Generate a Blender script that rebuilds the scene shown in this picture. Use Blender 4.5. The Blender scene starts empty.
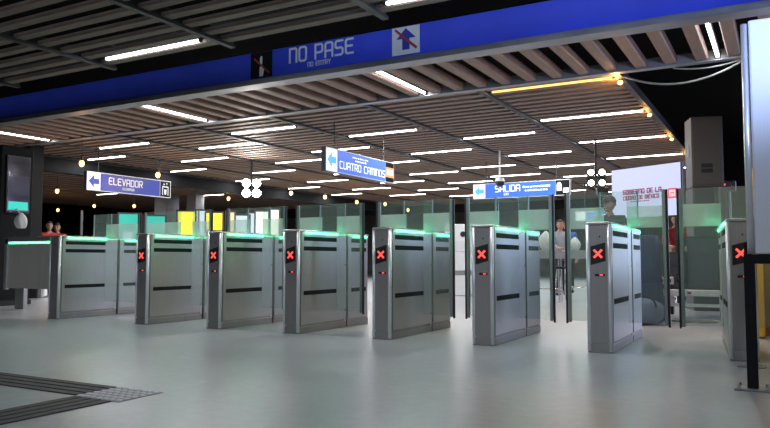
import bpy, bmesh, math, random
from mathutils import Vector, Matrix, Euler
random.seed(7)
C = bpy.context.scene.collection
PI = math.pi

# ------------------------------------------------------------------ materials
def nodes(name):
    m = bpy.data.materials.new(name); m.use_nodes = True
    nt = m.node_tree; nt.nodes.clear()
    out = nt.nodes.new('ShaderNodeOutputMaterial')
    return m, nt, out

def coords(nt, scale=(1, 1, 1), kind='Object'):
    tc = nt.nodes.new('ShaderNodeTexCoord'); mp = nt.nodes.new('ShaderNodeMapping')
    mp.inputs['Scale'].default_value = scale
    nt.links.new(tc.outputs[kind], mp.inputs['Vector'])
    return mp.outputs['Vector']

def mat(name, col, rough=.5, metal=0., var=.12, scale=(6, 6, 6), rvar=.08, bump=0., spec=.5, coat=0.):
    """noise-varied principled surface"""
    m, nt, out = nodes(name)
    p = nt.nodes.new('ShaderNodeBsdfPrincipled')
    p.inputs['Metallic'].default_value = metal
    p.inputs['Specular IOR Level'].default_value = spec
    p.inputs['Coat Weight'].default_value = coat
    n = nt.nodes.new('ShaderNodeTexNoise'); n.inputs['Scale'].default_value = 1.0; n.inputs['Detail'].default_value = 4
    nt.links.new(coords(nt, scale), n.inputs['Vector'])
    r = nt.nodes.new('ShaderNodeValToRGB')
    lo = [max(0, c*(1-var)) for c in col]; hi = [min(1, c*(1+var)) for c in col]
    r.color_ramp.elements[0].position = .3; r.color_ramp.elements[0].color = (*lo, 1)
    r.color_ramp.elements[1].position = .7; r.color_ramp.elements[1].color = (*hi, 1)
    nt.links.new(n.outputs['Fac'], r.inputs['Fac']); nt.links.new(r.outputs['Color'], p.inputs['Base Color'])
    mr = nt.nodes.new('ShaderNodeMapRange')
    mr.inputs['From Min'].default_value = .3; mr.inputs['From Max'].default_value = .7
    mr.inputs['To Min'].default_value = max(.02, rough-rvar); mr.inputs['To Max'].default_value = min(1, rough+rvar)
    nt.links.new(n.outputs['Fac'], mr.inputs['Value']); nt.links.new(mr.outputs['Result'], p.inputs['Roughness'])
    if bump:
        b = nt.nodes.new('ShaderNodeBump'); b.inputs['Strength'].default_value = bump; b.inputs['Distance'].default_value = .01
        nt.links.new(n.outputs['Fac'], b.inputs['Height']); nt.links.new(b.outputs['Normal'], p.inputs['Normal'])
    nt.links.new(p.outputs['BSDF'], out.inputs['Surface'])
    return m

def glow(name, col, strength, base=None):
    m, nt, out = nodes(name)
    p = nt.nodes.new('ShaderNodeBsdfPrincipled')
    p.inputs['Base Color'].default_value = (*(base or col), 1); p.inputs['Roughness'].default_value = .35
    p.inputs['Emission Color'].default_value = (*col, 1); p.inputs['Emission Strength'].default_value = strength
    nt.links.new(p.outputs['BSDF'], out.inputs['Surface'])
    return m

def glass_mat(name, frost=True):
    m, nt, out = nodes(name)
    tr = nt.nodes.new('ShaderNodeBsdfTransparent'); tr.inputs['Color'].default_value = (.90, .96, .94, 1)
    gl = nt.nodes.new('ShaderNodeBsdfGlossy'); gl.inputs['Roughness'].default_value = .02
    df = nt.nodes.new('ShaderNodeBsdfDiffuse'); df.inputs['Color'].default_value = (.62, .72, .68, 1)
    tl = nt.nodes.new('ShaderNodeBsdfTranslucent'); tl.inputs['Color'].default_value = (.62, .76, .70, 1)
    lwt = nt.nodes.new('ShaderNodeLayerWeight')       # Schlick reflectance, the same from both sides of the pane
    pw = nt.nodes.new('ShaderNodeMath'); pw.operation = 'POWER'; pw.inputs[1].default_value = 5; nt.links.new(lwt.outputs['Facing'], pw.inputs[0])
    lw = nt.nodes.new('ShaderNodeMapRange'); lw.inputs['To Min'].default_value = .04; lw.inputs['To Max'].default_value = 1.; nt.links.new(pw.outputs[0], lw.inputs['Value'])
    lwt.inputs['Blend'].default_value = .5
    veil = nt.nodes.new('ShaderNodeMixShader')  # in the clear glass this milky mix stands in for reflected haze
    nt.links.new(df.outputs[0], veil.inputs[1]); nt.links.new(tl.outputs[0], veil.inputs[2]); veil.inputs['Fac'].default_value = .5
    a = nt.nodes.new('ShaderNodeMixShader'); nt.links.new(tr.outputs[0], a.inputs[1]); nt.links.new(veil.outputs[0], a.inputs[2])
    tc = nt.nodes.new('ShaderNodeTexCoord'); sx = nt.nodes.new('ShaderNodeSeparateXYZ'); nt.links.new(tc.outputs['Object'], sx.inputs[0])
    if frost:      # printed frosted band between 1.07 m and 1.27 m
        g1 = nt.nodes.new('ShaderNodeMath'); g1.operation = 'GREATER_THAN'; g1.inputs[1].default_value = 1.075
        g2 = nt.nodes.new('ShaderNodeMath'); g2.operation = 'LESS_THAN'; g2.inputs[1].default_value = 1.275
        mu = nt.nodes.new('ShaderNodeMath'); mu.operation = 'MULTIPLY'
        nt.links.new(sx.outputs['Z'], g1.inputs[0]); nt.links.new(sx.outputs['Z'], g2.inputs[0])
        nt.links.new(g1.outputs[0], mu.inputs[0]); nt.links.new(g2.outputs[0], mu.inputs[1])
        mr = nt.nodes.new('ShaderNodeMapRange'); mr.inputs['To Min'].default_value = .055; mr.inputs['To Max'].default_value = .46
        nt.links.new(mu.outputs[0], mr.inputs['Value']); nt.links.new(mr.outputs[0], a.inputs['Fac'])
    else:
        a.inputs['Fac'].default_value = .075
    b = nt.nodes.new('ShaderNodeMixShader'); nt.links.new(lw.outputs[0], b.inputs['Fac'])
    nt.links.new(a.outputs[0], b.inputs[1]); nt.links.new(gl.outputs[0], b.inputs[2])
    nt.links.new(b.outputs[0], out.inputs['Surface'])
    return m

M = {}
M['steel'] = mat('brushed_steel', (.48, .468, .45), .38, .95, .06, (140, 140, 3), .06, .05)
M['steel_front'] = mat('brushed_steel_front', (.36, .345, .335), .44, .85, .06, (160, 160, 3), .06, .05)  # shaded copy of the steel; dark front reflections put into the colour
M['trim'] = mat('pale_aluminium_profile', (.84, .84, .85), .38, .55, .03, (30, 30, 4), .04)
M['chrome'] = mat('polished_aluminium', (.86, .86, .87), .22, 1., .03, (30, 30, 4), .04)
M['kick'] = mat('scuffed_steel', (.34, .33, .315), .5, .9, .08, (12, 12, 12), .06)
M['edge'] = mat('satin_edge_metal', (.30, .31, .31), .4, .8, .1, (20, 20, 3), .06)
M['black'] = mat('black_plastic', (.012, .012, .013), .4, 0, .3, (30, 30, 30), .1)
M['blackmatt'] = mat('black_paint', (.010, .010, .011), .75, 0, .3, (5, 5, 5), .1, spec=.2)
M['darkmetal'] = mat('dark_grey_metal', (.075, .075, .078), .5, .6, .2, (8, 8, 8), .1)
M['channel'] = mat('grey_galvanised_channel', (.30, .30, .31), .45, .7, .12, (3, 12, 12), .1)
M['joist'] = mat('grey_painted_joist', (.045, .046, .048), .6, .2, .15, (8, 3, 8), .1)
M['woodnear'] = mat('dim_brown_slat', (.195, .152, .125), .7, 0, .22, (3, 22, 22), .08, .03, .2)  # darker copy of the slat brown; near ceiling's dimness put into the colour
M['wood'] = mat('brown_slat', (.25, .175, .13), .6, 0, .22, (3, 22, 22), .08, .03, .3)
M['woodpink'] = mat('reddish_slat', (.31, .20, .15), .6, 0, .2, (22, 3, 22), .08, .03, .3)
M['blue'] = mat('blue_fascia_panel', (.05, .085, .70), .35, 0, .08, (2, 2, 2), .05)
M['navysign'] = mat('blue_sign_face', (.020, .036, .30), .35, 0, .06, (2, 2, 2), .05)
M['darknavy'] = mat('dark_navy_paint', (.02, .022, .06), .4, 0, .1, (4, 4, 4), .05)
M['white'] = mat('white_vinyl', (.80, .80, .80), .5, 0, .03, (8, 8, 8), .05)
M['cream'] = mat('cream_vinyl', (.78, .76, .72), .5, 0, .04, (8, 8, 8), .05)
M['redink'] = mat('red_ink', (.40, .03, .04), .5, 0, .08, (8, 8, 8), .05)
M['blueink'] = mat('blue_ink', (.03, .05, .35), .5, 0, .08, (8, 8, 8), .05)
M['wall'] = mat('dark_wall_paint', (.13, .115, .11), .8, 0, .3, (2, 2, 2), .1, spec=.2)
M['plenum'] = mat('black_plenum', (.008, .008, .009), .9, 0, .3, (2, 2, 2), .05, spec=.1)
M['concrete_col'] = mat('grey_concrete', (.20, .20, .21), .7, 0, .15, (5, 5, 5), .1)
M['panelwhite'] = mat('white_panel', (.74, .74, .75), .45, 0, .03, (3, 3, 3), .05)
M['yellow'] = mat('yellow_paint', (.80, .42, .07), .5, 0, .08, (4, 4, 4), .05)  # yellow light on the wall end is put into this colour
M['brown'] = mat('brown_board', (.28, .17, .07), .6, 0, .15, (4, 4, 20), .05)
M['casegrey'] = mat('grey_flight_case', (.065, .07, .08), .45, 0, .12, (12, 12, 12), .08)
M['spkgrey'] = mat('grey_loudspeaker', (.085, .085, .09), .6, 0, .12, (40, 40, 40), .08)
M['navycloth'] = mat('navy_cloth', (.030, .036, .105), .8, 0, .25, (9, 9, 3), .05)
M['bluebag'] = mat('blue_grey_nylon', (.11, .13, .24), .55, 0, .2, (7, 7, 7), .1, .1)
M['greycloth'] = mat('grey_cloth', (.30, .31, .34), .8, 0, .12, (9, 9, 9), .05)
M['whitecloth'] = mat('white_cloth', (.66, .66, .66), .8, 0, .08, (14, 14, 14), .05, .1)
M['redcloth'] = mat('red_cloth', (.42, .035, .03), .8, 0, .15, (14, 14, 14), .05)
M['greencloth'] = mat('olive_cloth', (.10, .15, .06), .8, 0, .15, (14, 14, 14), .05)
M['jacket'] = mat('navy_jacket', (.035, .040, .062), .75, 0, .2, (14, 14, 14), .05)
M['trousers'] = mat('dark_trousers', (.02, .02, .026), .8, 0, .2, (14, 14, 14), .05)
M['bluetee'] = mat('blue_shirt', (.05, .12, .45), .8, 0, .15, (14, 14, 14), .05)
M['skin'] = mat('skin', (.42, .235, .16), .5, 0, .06, (16, 16, 16), .05)
M['hair'] = mat('black_hair', (.012, .010, .010), .6, 0, .3, (60, 60, 10), .1)
M['tactile'] = mat('brown_tactile_strip', (.060, .056, .054), .7, 0, .15, (10, 10, 10), .08)
M['tactilewhite'] = mat('pale_tactile_tile', (.72, .72, .73), .55, 0, .12, (14, 14, 14), .08)
M['mirror'] = mat('dark_glossy_screen', (.30, .29, .34), .08, .9, .05, (2, 2, 2), .02)
M['cable'] = mat('grey_cable', (.22, .22, .21), .6, 0, .1, (9, 9, 9), .05)
M['trolley'] = mat('white_trolley_paint', (.62, .62, .64), .5, 0, .1, (9, 9, 9), .05)
M['glass'] = glass_mat('banded_glass'); M['glass_clear'] = glass_mat('clear_glass', False)
M['tube'] = glow('tube_diffuser', (1., .95, .93), 12.)
M['tubecool'] = glow('cool_tube_diffuser', (.92, .94, 1.), 17.)
M['tubewarm'] = glow('warm_tube_diffuser', (1., .50, .13), 2.2)
M['bulb'] = glow('warm_bulb', (1., .58, .20), 3.5)
M['flood'] = glow('flood_lamp', (1., .95, .86), 160.)
M['spotlamp'] = glow('spot_lamp', (1., .95, .85), 14.)
M['led'] = glow('green_led', (.07, 1., .40), 8.5)
M['redx'] = glow('red_led', (1., .075, .06), 1.8)
M['reddot'] = glow('red_dot_led', (1., .05, .05), 2.0)
M['signblue'] = glow('backlit_blue', (.035, .16, .80), .62, (.03, .1, .5))
M['signwhite'] = glow('backlit_white', (.92, .95, 1.), .80, (.8, .8, .8))
M['signcyan'] = glow('backlit_cyan', (.06, .38, .85), .75, (.1, .4, .8))
M['signorange'] = glow('backlit_orange', (.95, .28, .12), .75, (.8, .3, .1))
M['ledwall'] = glow('led_screen_face', (.66, .71, 1.), .95, (.05, .05, .06))
M['ledred'] = glow('led_screen_red', (.85, .05, .10), .85, (.5, .05, .08))
M['ledwine'] = glow('led_screen_wine', (.36, .03, .12), .45, (.2, .02, .06))
M['ledpink'] = glow('led_screen_pink', (.95, .60, .62), .85, (.5, .3, .3))
for k, (c, s) in dict(teal=((.03, .55, .45), .8), yel=((1., .80, .02), 1.1), pale=((.75, .80, .95), .9), warm=((1., .72, .38), .9),
                      cream=((1., .95, .80), 1.2), blue=((.10, .22, .75), .7), grn=((.15, .55, .35), .5)).items():
    M['lb_'+k] = glow('lit_'+k, c, s)

def floor_mat():
    m, nt, out = nodes('polished_concrete')
    p = nt.nodes.new('ShaderNodeBsdfPrincipled')
    v = coords(nt, (1, 1, 1))
    n1 = nt.nodes.new('ShaderNodeTexNoise'); n1.inputs['Scale'].default_value = .9; n1.inputs['Detail'].default_value = 6
    n2 = nt.nodes.new('ShaderNodeTexNoise'); n2.inputs['Scale'].default_value = 14; n2.inputs['Detail'].default_value = 8
    n3 = nt.nodes.new('ShaderNodeTexNoise'); n3.inputs['Scale'].default_value = 3.2; n3.inputs['Detail'].default_value = 3
    for n in (n1, n2, n3): nt.links.new(v, n.inputs['Vector'])
    r1 = nt.nodes.new('ShaderNodeValToRGB')
    r1.color_ramp.elements[0].position = .35; r1.color_ramp.elements[0].color = (.352, .356, .376, 1)
    r1.color_ramp.elements[1].position = .68; r1.color_ramp.elements[1].color = (.44, .443, .464, 1)
    nt.links.new(n1.outputs['Fac'], r1.inputs['Fac'])
    r2 = nt.nodes.new('ShaderNodeValToRGB')
    r2.color_ramp.elements[0].position = .3; r2.color_ramp.elements[0].color = (.86, .86, .86, 1)
    r2.color_ramp.elements[1].position = .72; r2.color_ramp.elements[1].color = (1, 1, 1, 1)
    nt.links.new(n2.outputs['Fac'], r2.inputs['Fac'])
    mx = nt.nodes.new('ShaderNodeMix'); mx.data_type = 'RGBA'; mx.blend_type = 'MULTIPLY'; mx.inputs['Factor'].default_value = 1
    nt.links.new(r1.outputs['Color'], mx.inputs['A']); nt.links.new(r2.outputs['Color'], mx.inputs['B'])
    # pale scuffs
    r3 = nt.nodes.new('ShaderNodeValToRGB')
    r3.color_ramp.elements[0].position = .66; r3.color_ramp.elements[0].color = (0, 0, 0, 1)
    r3.color_ramp.elements[1].position = .78; r3.color_ramp.elements[1].color = (.35, .35, .35, 1)
    nt.links.new(n3.outputs['Fac'], r3.inputs['Fac'])
    mx2 = nt.nodes.new('ShaderNodeMix'); mx2.data_type = 'RGBA'; mx2.inputs['B'].default_value = (.60, .61, .62, 1)
    nt.links.new(r3.outputs['Color'], mx2.inputs['Factor']); nt.links.new(mx.outputs['Result'], mx2.inputs['A'])
    nt.links.new(mx2.outputs['Result'], p.inputs['Base Color'])
    mr = nt.nodes.new('ShaderNodeMapRange'); mr.inputs['To Min'].default_value = .22; mr.inputs['To Max'].default_value = .46
    nt.links.new(n1.outputs['Fac'], mr.inputs['Value']); nt.links.new(mr.outputs['Result'], p.inputs['Roughness'])
    b = nt.nodes.new('ShaderNodeBump'); b.inputs['Strength'].default_value = .06; b.inputs['Distance'].default_value = .01
    nt.links.new(n2.outputs['Fac'], b.inputs['Height']); nt.links.new(b.outputs['Normal'], p.inputs['Normal'])
    nt.links.new(p.outputs['BSDF'], out.inputs['Surface'])
    return m
M['floor'] = floor_mat()

# ------------------------------------------------------------------ mesh helpers
class MB:
    def __init__(s): s.bm = bmesh.new()
    def box(s, x0, x1, y0, y1, z0, z1, bev=0, seg=2, mtx=None):
        r = bmesh.ops.create_cube(s.bm, size=1)
        vs = r['verts']
        bmesh.ops.scale(s.bm, vec=(x1-x0, y1-y0, z1-z0), verts=vs)
        bmesh.ops.translate(s.bm, vec=((x0+x1)/2, (y0+y1)/2, (z0+z1)/2), verts=vs)
        if bev:
            es = list({e for v in vs for e in v.link_edges})
            g = bmesh.ops.bevel(s.bm, geom=es, offset=bev, segments=seg, affect='EDGES', profile=.5)
            vs = list({v for f in g['faces'] for v in f.verts} | {v for v in vs if v.is_valid})
        if mtx is not None: bmesh.ops.transform(s.bm, matrix=mtx, verts=vs)
        return s
    def cyl(s, a, b, r, r2=None, n=12):
        a, b = Vector(a), Vector(b); d = b-a
        m = Matrix.Translation((a+b)/2) @ d.to_track_quat('Z', 'Y').to_matrix().to_4x4()
        bmesh.ops.create_cone(s.bm, cap_ends=True, segments=n, radius1=r, radius2=r if r2 is None else r2, depth=d.length, matrix=m)
        return s
    def ball(s, c, r, sc=(1, 1, 1), u=16, v=10, rot=None):
        m = Matrix.Translation(c) @ (rot.to_matrix().to_4x4() if rot else Matrix()) @ Matrix.Diagonal((*sc, 1))
        bmesh.ops.create_uvsphere(s.bm, u_segments=u, v_segments=v, radius=r, matrix=m)
        return s
    def prism(s, pts, axis, a, b):
        """polygon extruded along an axis; pts are the two other coordinates"""
        def P(p, t):
            return {'x': (t, p[0], p[1]), 'y': (p[0], t, p[1]), 'z': (p[0], p[1], t)}[axis]
        A = [s.bm.verts.new(P(p, a)) for p in pts]; B = [s.bm.verts.new(P(p, b)) for p in pts]
        s.bm.faces.new(A); s.bm.faces.new(B[::-1])
        n = len(pts)
        for i in range(n): s.bm.faces.new((A[i], B[i], B[(i+1) % n], A[(i+1) % n]))
        return s
    def tube(s, pts, r, n=8):
        for i in range(len(pts)-1): s.cyl(pts[i], pts[i+1], r, n=n)
        for p in pts[1:-1]: s.ball(p, r, u=n, v=6)
        return s
    def build(s, name, m, parent=None, smooth=False):
        bmesh.ops.recalc_face_normals(s.bm, faces=s.bm.faces)
        me = bpy.data.meshes.new(name); s.bm.to_mesh(me); s.bm.free()
        me.materials.append(M[m] if isinstance(m, str) else m)
        if smooth:
            for f in me.polygons: f.use_smooth = True
        o = bpy.data.objects.new(name, me); C.objects.link(o)
        if parent: o.parent = parent
        return o

def tag(o, label=None, cat=None, group=None, kind=None):
    if label: o['label'] = label
    if cat: o['category'] = cat
    if group: o['group'] = group
    if kind: o['kind'] = kind
    return o
def empty(name, loc, rz=0, label=None, cat=None, group=None):
    o = bpy.data.objects.new(name, None); C.objects.link(o); o.empty_display_size = .1
    o.location = loc; o.rotation_euler = (0, 0, rz)
    return tag(o, label, cat, group)
def struct(mb, name, m): return tag(mb.build(name, m), kind='structure')
def copy_tree(o, parent=None):
    c = o.copy(); C.objects.link(c)
    if parent: c.parent = parent
    for ch in list(o.children): copy_tree(ch, c)
    return c

# ------------------------------------------------------------------ stroke lettering (rounded transit face)
def arc(cx, cy, r, a0, a1, n=5):
    return [(cx+r*math.cos(math.radians(a0+(a1-a0)*i/n)), cy+r*math.sin(math.radians(a0+(a1-a0)*i/n))) for i in range(n+1)]
q = .18
GLY = {
 'N': [[(0, 0), (0, 1)] , [(0, 1)] + arc(.6-q, 1-q, q, 90, 0) + [(.6, 0)]],
 'O': [arc(q, q, q, 180, 270)+arc(.6-q, q, q, 270, 360)+arc(.6-q, 1-q, q, 0, 90)+arc(q, 1-q, q, 90, 180)+[(0, q)]],
 'P': [[(0, 0), (0, 1)]+arc(.6-q, 1-q, q, 90, 0)+arc(.6-q, .42+q, q, 0, -90)+[(0, .42)]],
 'A': [[(0, 0), (0, 1-q)]+arc(q, 1-q, q, 180, 90)+arc(.6-q, 1-q, q, 90, 0)+[(.6, 0)], [(0, .42), (.6, .42)]],
 'S': [[(.58, 1), (q, 1)]+arc(q, 1-q, q, 90, 180)+arc(q, .5+q, q, 180, 270)+arc(.6-q, .5-q, q, 90, 0)+arc(.6-q, q, q, 0, -90)+[(.02, 0)]],
 'E': [[(.58, 1), (q, 1)]+arc(q, 1-q, q, 90, 180)+arc(q, q, q, 180, 270)+[(.58, 0)], [(0, .52), (.5, .52)]],
 'L': [[(0, 1), (0, q)]+arc(q, q, q, 180, 270)+[(.55, 0)]],
 'V': [[(0, 1), (.3, 0), (.6, 1)]],
 'D': [[(0, 0), (0, 1)]+arc(.6-q, 1-q, q, 90, 0)+arc(.6-q, q, q, 0, -90)+[(0, 0)]],
 'R': [[(0, 0), (0, 1)]+arc(.6-q, 1-q, q, 90, 0)+arc(.6-q, .45+q, q, 0, -90)+[(0, .45)], [(.3, .45), (.6, 0)]],
 'C': [[(.58, 1), (q, 1)]+arc(q, 1-q, q, 90, 180)+arc(q, q, q, 180, 270)+[(.58, 0)]],
 'U': [[(0, 1), (0, q)]+arc(q, q, q, 180, 270)+arc(.6-q, q, q, 270, 360)+[(.6, 1)]],
 'T': [[(0, 1), (.6, 1)], [(.3, 1), (.3, 0)]],
 'M': [[(0, 0), (0, 1)]+arc(.8-q, 1-q, q, 90, 0)+[(.8, 0)], [(.4, 1), (.4, 0)]],
 'I': [[(0, 0), (0, 1)]],
 'Y': [[(0, 1), (.3, .5), (.6, 1)], [(.3, .5), (.3, 0)]],
 'X': [[(0, 0), (.6, 1)], [(0, 1), (.6, 0)]],
 'G': [[(.58, 1), (q, 1)]+arc(q, 1-q, q, 90, 180)+arc(q, q, q, 180, 270)+[(.6, 0), (.6, .48), (.32, .48)]],
 'B': [[(0, 0), (0, 1)]+arc(.56-.22, .78, .22, 90, -90)+[(0, .56)], [(.3, .56)]+arc(.6-.28, .28, .28, 90, -90)+[(0, 0)]],
 'É': [[(.58, .9), (q, .9)]+arc(q, .9-q, q, 90, 180)+arc(q, q, q, 180, 270)+[(.58, 0)], [(0, .5), (.5, .5)], [(.25, 1.08), (.42, 1.25)]],
}
def wid(ch): return {'I': 0, 'M': .8, ' ': .3}.get(ch, .6)
def text_width(t, h, gap=.28): return h*(sum(wid(c) for c in t)+gap*(len(t)-1))
def lettering(mb, t, x, z, h, y, w=.13, th=.003, gap=.28, flat=1.):
    """writes t on the plane y (reading along +x, front faces -y), lower-left corner x,z, cap height h"""
    d = 0
    for ch in t:
        for pl in GLY.get(ch, []):
            p = [(x+a*h*flat, z+b*h) for a, b in pl]
            for i in range(len(p)-1):
                (ax, az), (bx, bz) = p[i], p[i+1]
                dx, dz = bx-ax, bz-az; l = math.hypot(dx, dz)
                if l < 1e-6: continue
                ux, uz = dx/l*w*h*.5, dz/l*w*h*.5
                mb.prism([(ax-ux+uz, az-uz-ux), (bx+ux+uz, bz+uz-ux), (bx+ux-uz, bz+uz+ux), (ax-ux-uz, az-uz+ux)], 'y', y-th-.00004*(d % 60), y); d += 1
        x += (wid(ch)+gap)*h*flat
    return mb
def marks(mb, x0, x1, z, h, y, n):
    """tiny unreadable line of print"""
    x = x0; st = (x1-x0)/n
    for i in range(n):
        l = st*random.choice((.55, .7, .8)); mb.box(x, x+l, y-.002, y, z, z+h*random.choice((.8, 1))); x += st
    return mb

# ------------------------------------------------------------------ SETTING
struct(MB().box(-45, 14, -12, 48, -.2, 0), 'floor', 'floor')
struct(MB().box(-45, 14, -1, 48, 5.2, 5.4), 'ceiling', 'plenum')
struct(MB().box(-45, 14, 34, 34.2, 0, 5.2), 'wall_back', 'wall')
struct(MB().box(-45.2, -45, -12, 48, 0, 5.2), 'wall_left', 'wall')
struct(MB().box(9, 9.2, 9, 48, 0, 5.2), 'wall_right', 'blackmatt')

ZC = 3.30
# slat field nearest the camera: slats run across, tube lights sit in the gaps
mb = MB()
for k in range(0, 17):
    y = 6.19-.30*k
    if y < 1.5: break
    mb.box(-19, 6, y-.064, y+.064, ZC, ZC+.05, .010, 1)
struct(mb, 'ceiling_slats', 'woodnear')
for i, x in enumerate([-17.65, -15.65, -13.65, -11.6, -9.6, -7.58, -5.57, -3.52, -1.5, .5, 2.5]):
    struct(MB().box(x-.035, x+.035, 1.4, 6.36, ZC-.035, ZC+.0).box(x-.01, x+.01, 1.4, 6.36, ZC, ZC+.12), 'ceiling_joist', 'joist')
struct(MB().box(-20, 6, 6.34, 6.40, ZC+.06, ZC+.3), 'ceiling_joist', 'joist')
# blue fascia beam with grey lips
o = struct(MB().box(-24, 6, 7.75, 7.92, ZC, ZC+.385, .006, 1), 'beam', 'blue')
struct(MB().box(-24, 6, 7.73, 7.97, ZC-.075, ZC-.002), 'beam_channel', 'channel')
struct(MB().box(-24, 6, 9.60, 9.72, ZC-.05, ZC+.08), 'beam_channel', 'channel')
# slats between the two channels run away from the camera
mb = MB(); k = 0
while True:
    x = -.61+.5*.3645+8*.3645-.3645*k; k += 1
    if x < -23: break
    mb.box(x-.075, x+.075, 7.97, 9.60, ZC-.03, ZC+.08, .014, 1)
struct(mb, 'ceiling_slats', 'woodpink')
# far slat field
mb = MB(); k = 0
YEND = 30
while True:
    y = 9.94+.28*k; k += 1
    if y > YEND: break
    mb.box(-15.3, -1.86, y-.07, y+.07, ZC, ZC+.09)
struct(mb, 'ceiling_slats', 'wood')
far_j = [-1.86, -3.84, -5.80, -7.76, -9.70, -11.66, -13.62, -15.4]
for x in far_j:
    struct(MB().box(x-.045, x+.045, 9.72, YEND, ZC-.035, ZC).box(x-.012, x+.012, 9.72, YEND, ZC, ZC+.14), 'ceiling_joist', 'joist')
# dark soffit along the far slat field and the hall beyond
struct(MB().box(-15.75, -15.45, 9.75, 30, 2.93, 3.6), 'beam_soffit', 'blackmatt')
mb = MB()
for k in range(60):
    y = 10+.4*k
    mb.box(-30, -15.8, y-.1, y+.1, 3.42, 3.5)
struct(mb, 'ceiling_slats', 'wood')
struct(MB().box(-45, 9, 30, 30.3, 2.95, 5.2), 'beam_soffit', 'blackmatt')
# columns far in the hall
for (x, y, w) in [(-22.3, 21.5, .7), (-20.8, 21.6, .5), (-14.4, 9.9, .35)]:
    struct(MB().box(x-w/2, x+w/2, y-w/2, y+w/2, 0, 3.45, .02), 'column', 'concrete_col' if y > 12 else 'blackmatt')

# ------------------------------------------------------------------ CEILING TUBE LIGHTS
def tube_light(x0, x1, y, z, label, m='tube', along='x'):
    root = empty('ceiling_tube_light', ((x0+x1)/2, y, z) if along == 'x' else (y, (x0+x1)/2, z), 0 if along == 'x' else PI/2, label, 'ceiling light', 'tube lights in the slatted ceiling')
    L = x1-x0
    MB().box(-L/2, L/2, -.018, .018, -.012, .018, .008, 2).build('diffuser', m, root)
    MB().box(-L/2-.03, L/2+.03, -.03, .03, .018, .075, .004, 1).build('housing', 'darkmetal', root)
    zt = .0905 if along == 'x' else .1005
    for u in (-L*.32, L*.32): MB().box(u-.02, u+.02, -.20, .20, zt, zt+.006).box(u-.02, u+.02, -.02, .02, .07, zt+.001).build('strap', 'blackmatt', root)
    for s in (-1, 1):
        MB().box(s*(L/2+.015)-.015, s*(L/2+.015)+.015, -.024, .024, -.014, .018, .003, 1).build('end_cap', 'darkmetal', root)
    l = bpy.data.lights.new('tube_lamp', 'AREA'); l.shape = 'RECTANGLE'; l.size = L; l.size_y = .045
    l.energy = 34; l.color = (1, .62, .25) if m == 'tubewarm' else (.94, .975, 1)
    lo = bpy.data.objects.new('tube_lamp', l); C.objects.link(lo); lo.parent = root; lo.location = (0, 0, -.02)
    return root
ZT = ZC+.0
tube_light(-7.36, -5.80, 6.04, ZT, 'cool white tube light in the dim slats above the unlit end of the blue beam', 'tubecool')
tube_light(-3.33, -1.8, 6.04, ZT, 'white tube light in the near slats cut by the photo edge above the arrow panel', 'tubecool')
for x, lab in [(-.61, 'white tube light between reddish slats beside the tall white panel'),
               (-4.62, 'white tube light running back from under the crossed-out arrow panel'),
               (-8.993, 'white tube light under the plain dark end of the blue beam, pointing away'),
               (-13.367, 'white tube light at the photo edge above the black totem, pointing away')]:
    tube_light(7.99, 9.56, x, ZT-.02, lab, 'tubecool', 'y')
cols = {1: (-3.74, -1.98), 2: (-5.72, -4.2), 3: (-7.66, -6.12), 4: (-9.56, -8.0), 5: (-11.5, -9.9), 6: (-13.44, -11.88), 7: (-15.25, -13.9)}
bay = dict(enumerate(['', 'first', 'second', 'third', 'fourth', 'fifth', 'sixth', 'seventh']))
order = ['first', 'second', 'third', 'fourth', 'fifth', 'sixth', 'seventh', 'eighth']
rows = {1: [10.08, 12.6, 15.4, 18.2, 21.0, 23.8, 26.6], 2: [13.72, 16.52, 19.04, 21.56, 24.36, 27.16], 3: [12.32, 15.12, 18.2, 20.44, 23.24, 26.04],
        4: [10.92, 13.72, 16.24, 18.76, 21.56, 24.36, 27.16], 5: [12.04, 14.84, 17.64, 20.44, 23.24, 26.04], 6: [10.92, 13.44, 16.24, 19.04, 21.84, 24.64],
        7: [12.04, 14.84, 17.64, 20.44, 23.24]}
for c, ys in rows.items():
    for i, y in enumerate(ys):
        warm = c == 1 and i == 0  # orange tube added in place of the orange glow on the slats
        colr = 'orange' if warm else 'white'
        tube_light(*cols[c], y, ZT, f'{colr} tube light, {bay[c]} bay from the open ceiling edge, {order[i]} from the steel channel', 'tubewarm' if warm else 'tube')
for i, (x, y) in enumerate([(-18.4, 14.8), (-20.6, 17.2), (-18.0, 19.6), (-20.4, 22.0), (-18.2, 24.4), (-23.5, 19.6)]):
    tube_light(x-.76, x+.76, y, 3.42, f'white tube light in the low hall ceiling beyond the dark soffit, {order[i]} going in')
# warm end lamps on the open ceiling edge
for i, (y, lab) in enumerate([(10.08, 'small amber lamp at the end of the orange tube by the channel'), (12.6, 'small amber lamp ending the second tube of the open edge bay'),
                 (15.4, 'small amber lamp ending the third tube of the open edge bay'), (18.2, 'small amber lamp ending the fourth tube above the white screen')]):
    o = empty('amber_lamp', (-1.87, y, ZC-.075), 0, lab, 'lamp', 'amber lamps on the ceiling edge')
    MB().ball((0, 0, 0), .035, u=12, v=8).build('bulb', 'bulb', o); MB().cyl((0, 0, .025), (0, 0, .04), .03).build('holder', 'darkmetal', o)
    l = bpy.data.lights.new('amber_glow', 'POINT'); l.energy = 14 if i == 0 else 6; l.color = (1, .5, .12); l.shadow_soft_size = .04
    lo = bpy.data.objects.new('amber_glow', l); C.objects.link(lo); lo.parent = o; lo.location = (-.06, 0, -.03)
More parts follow.
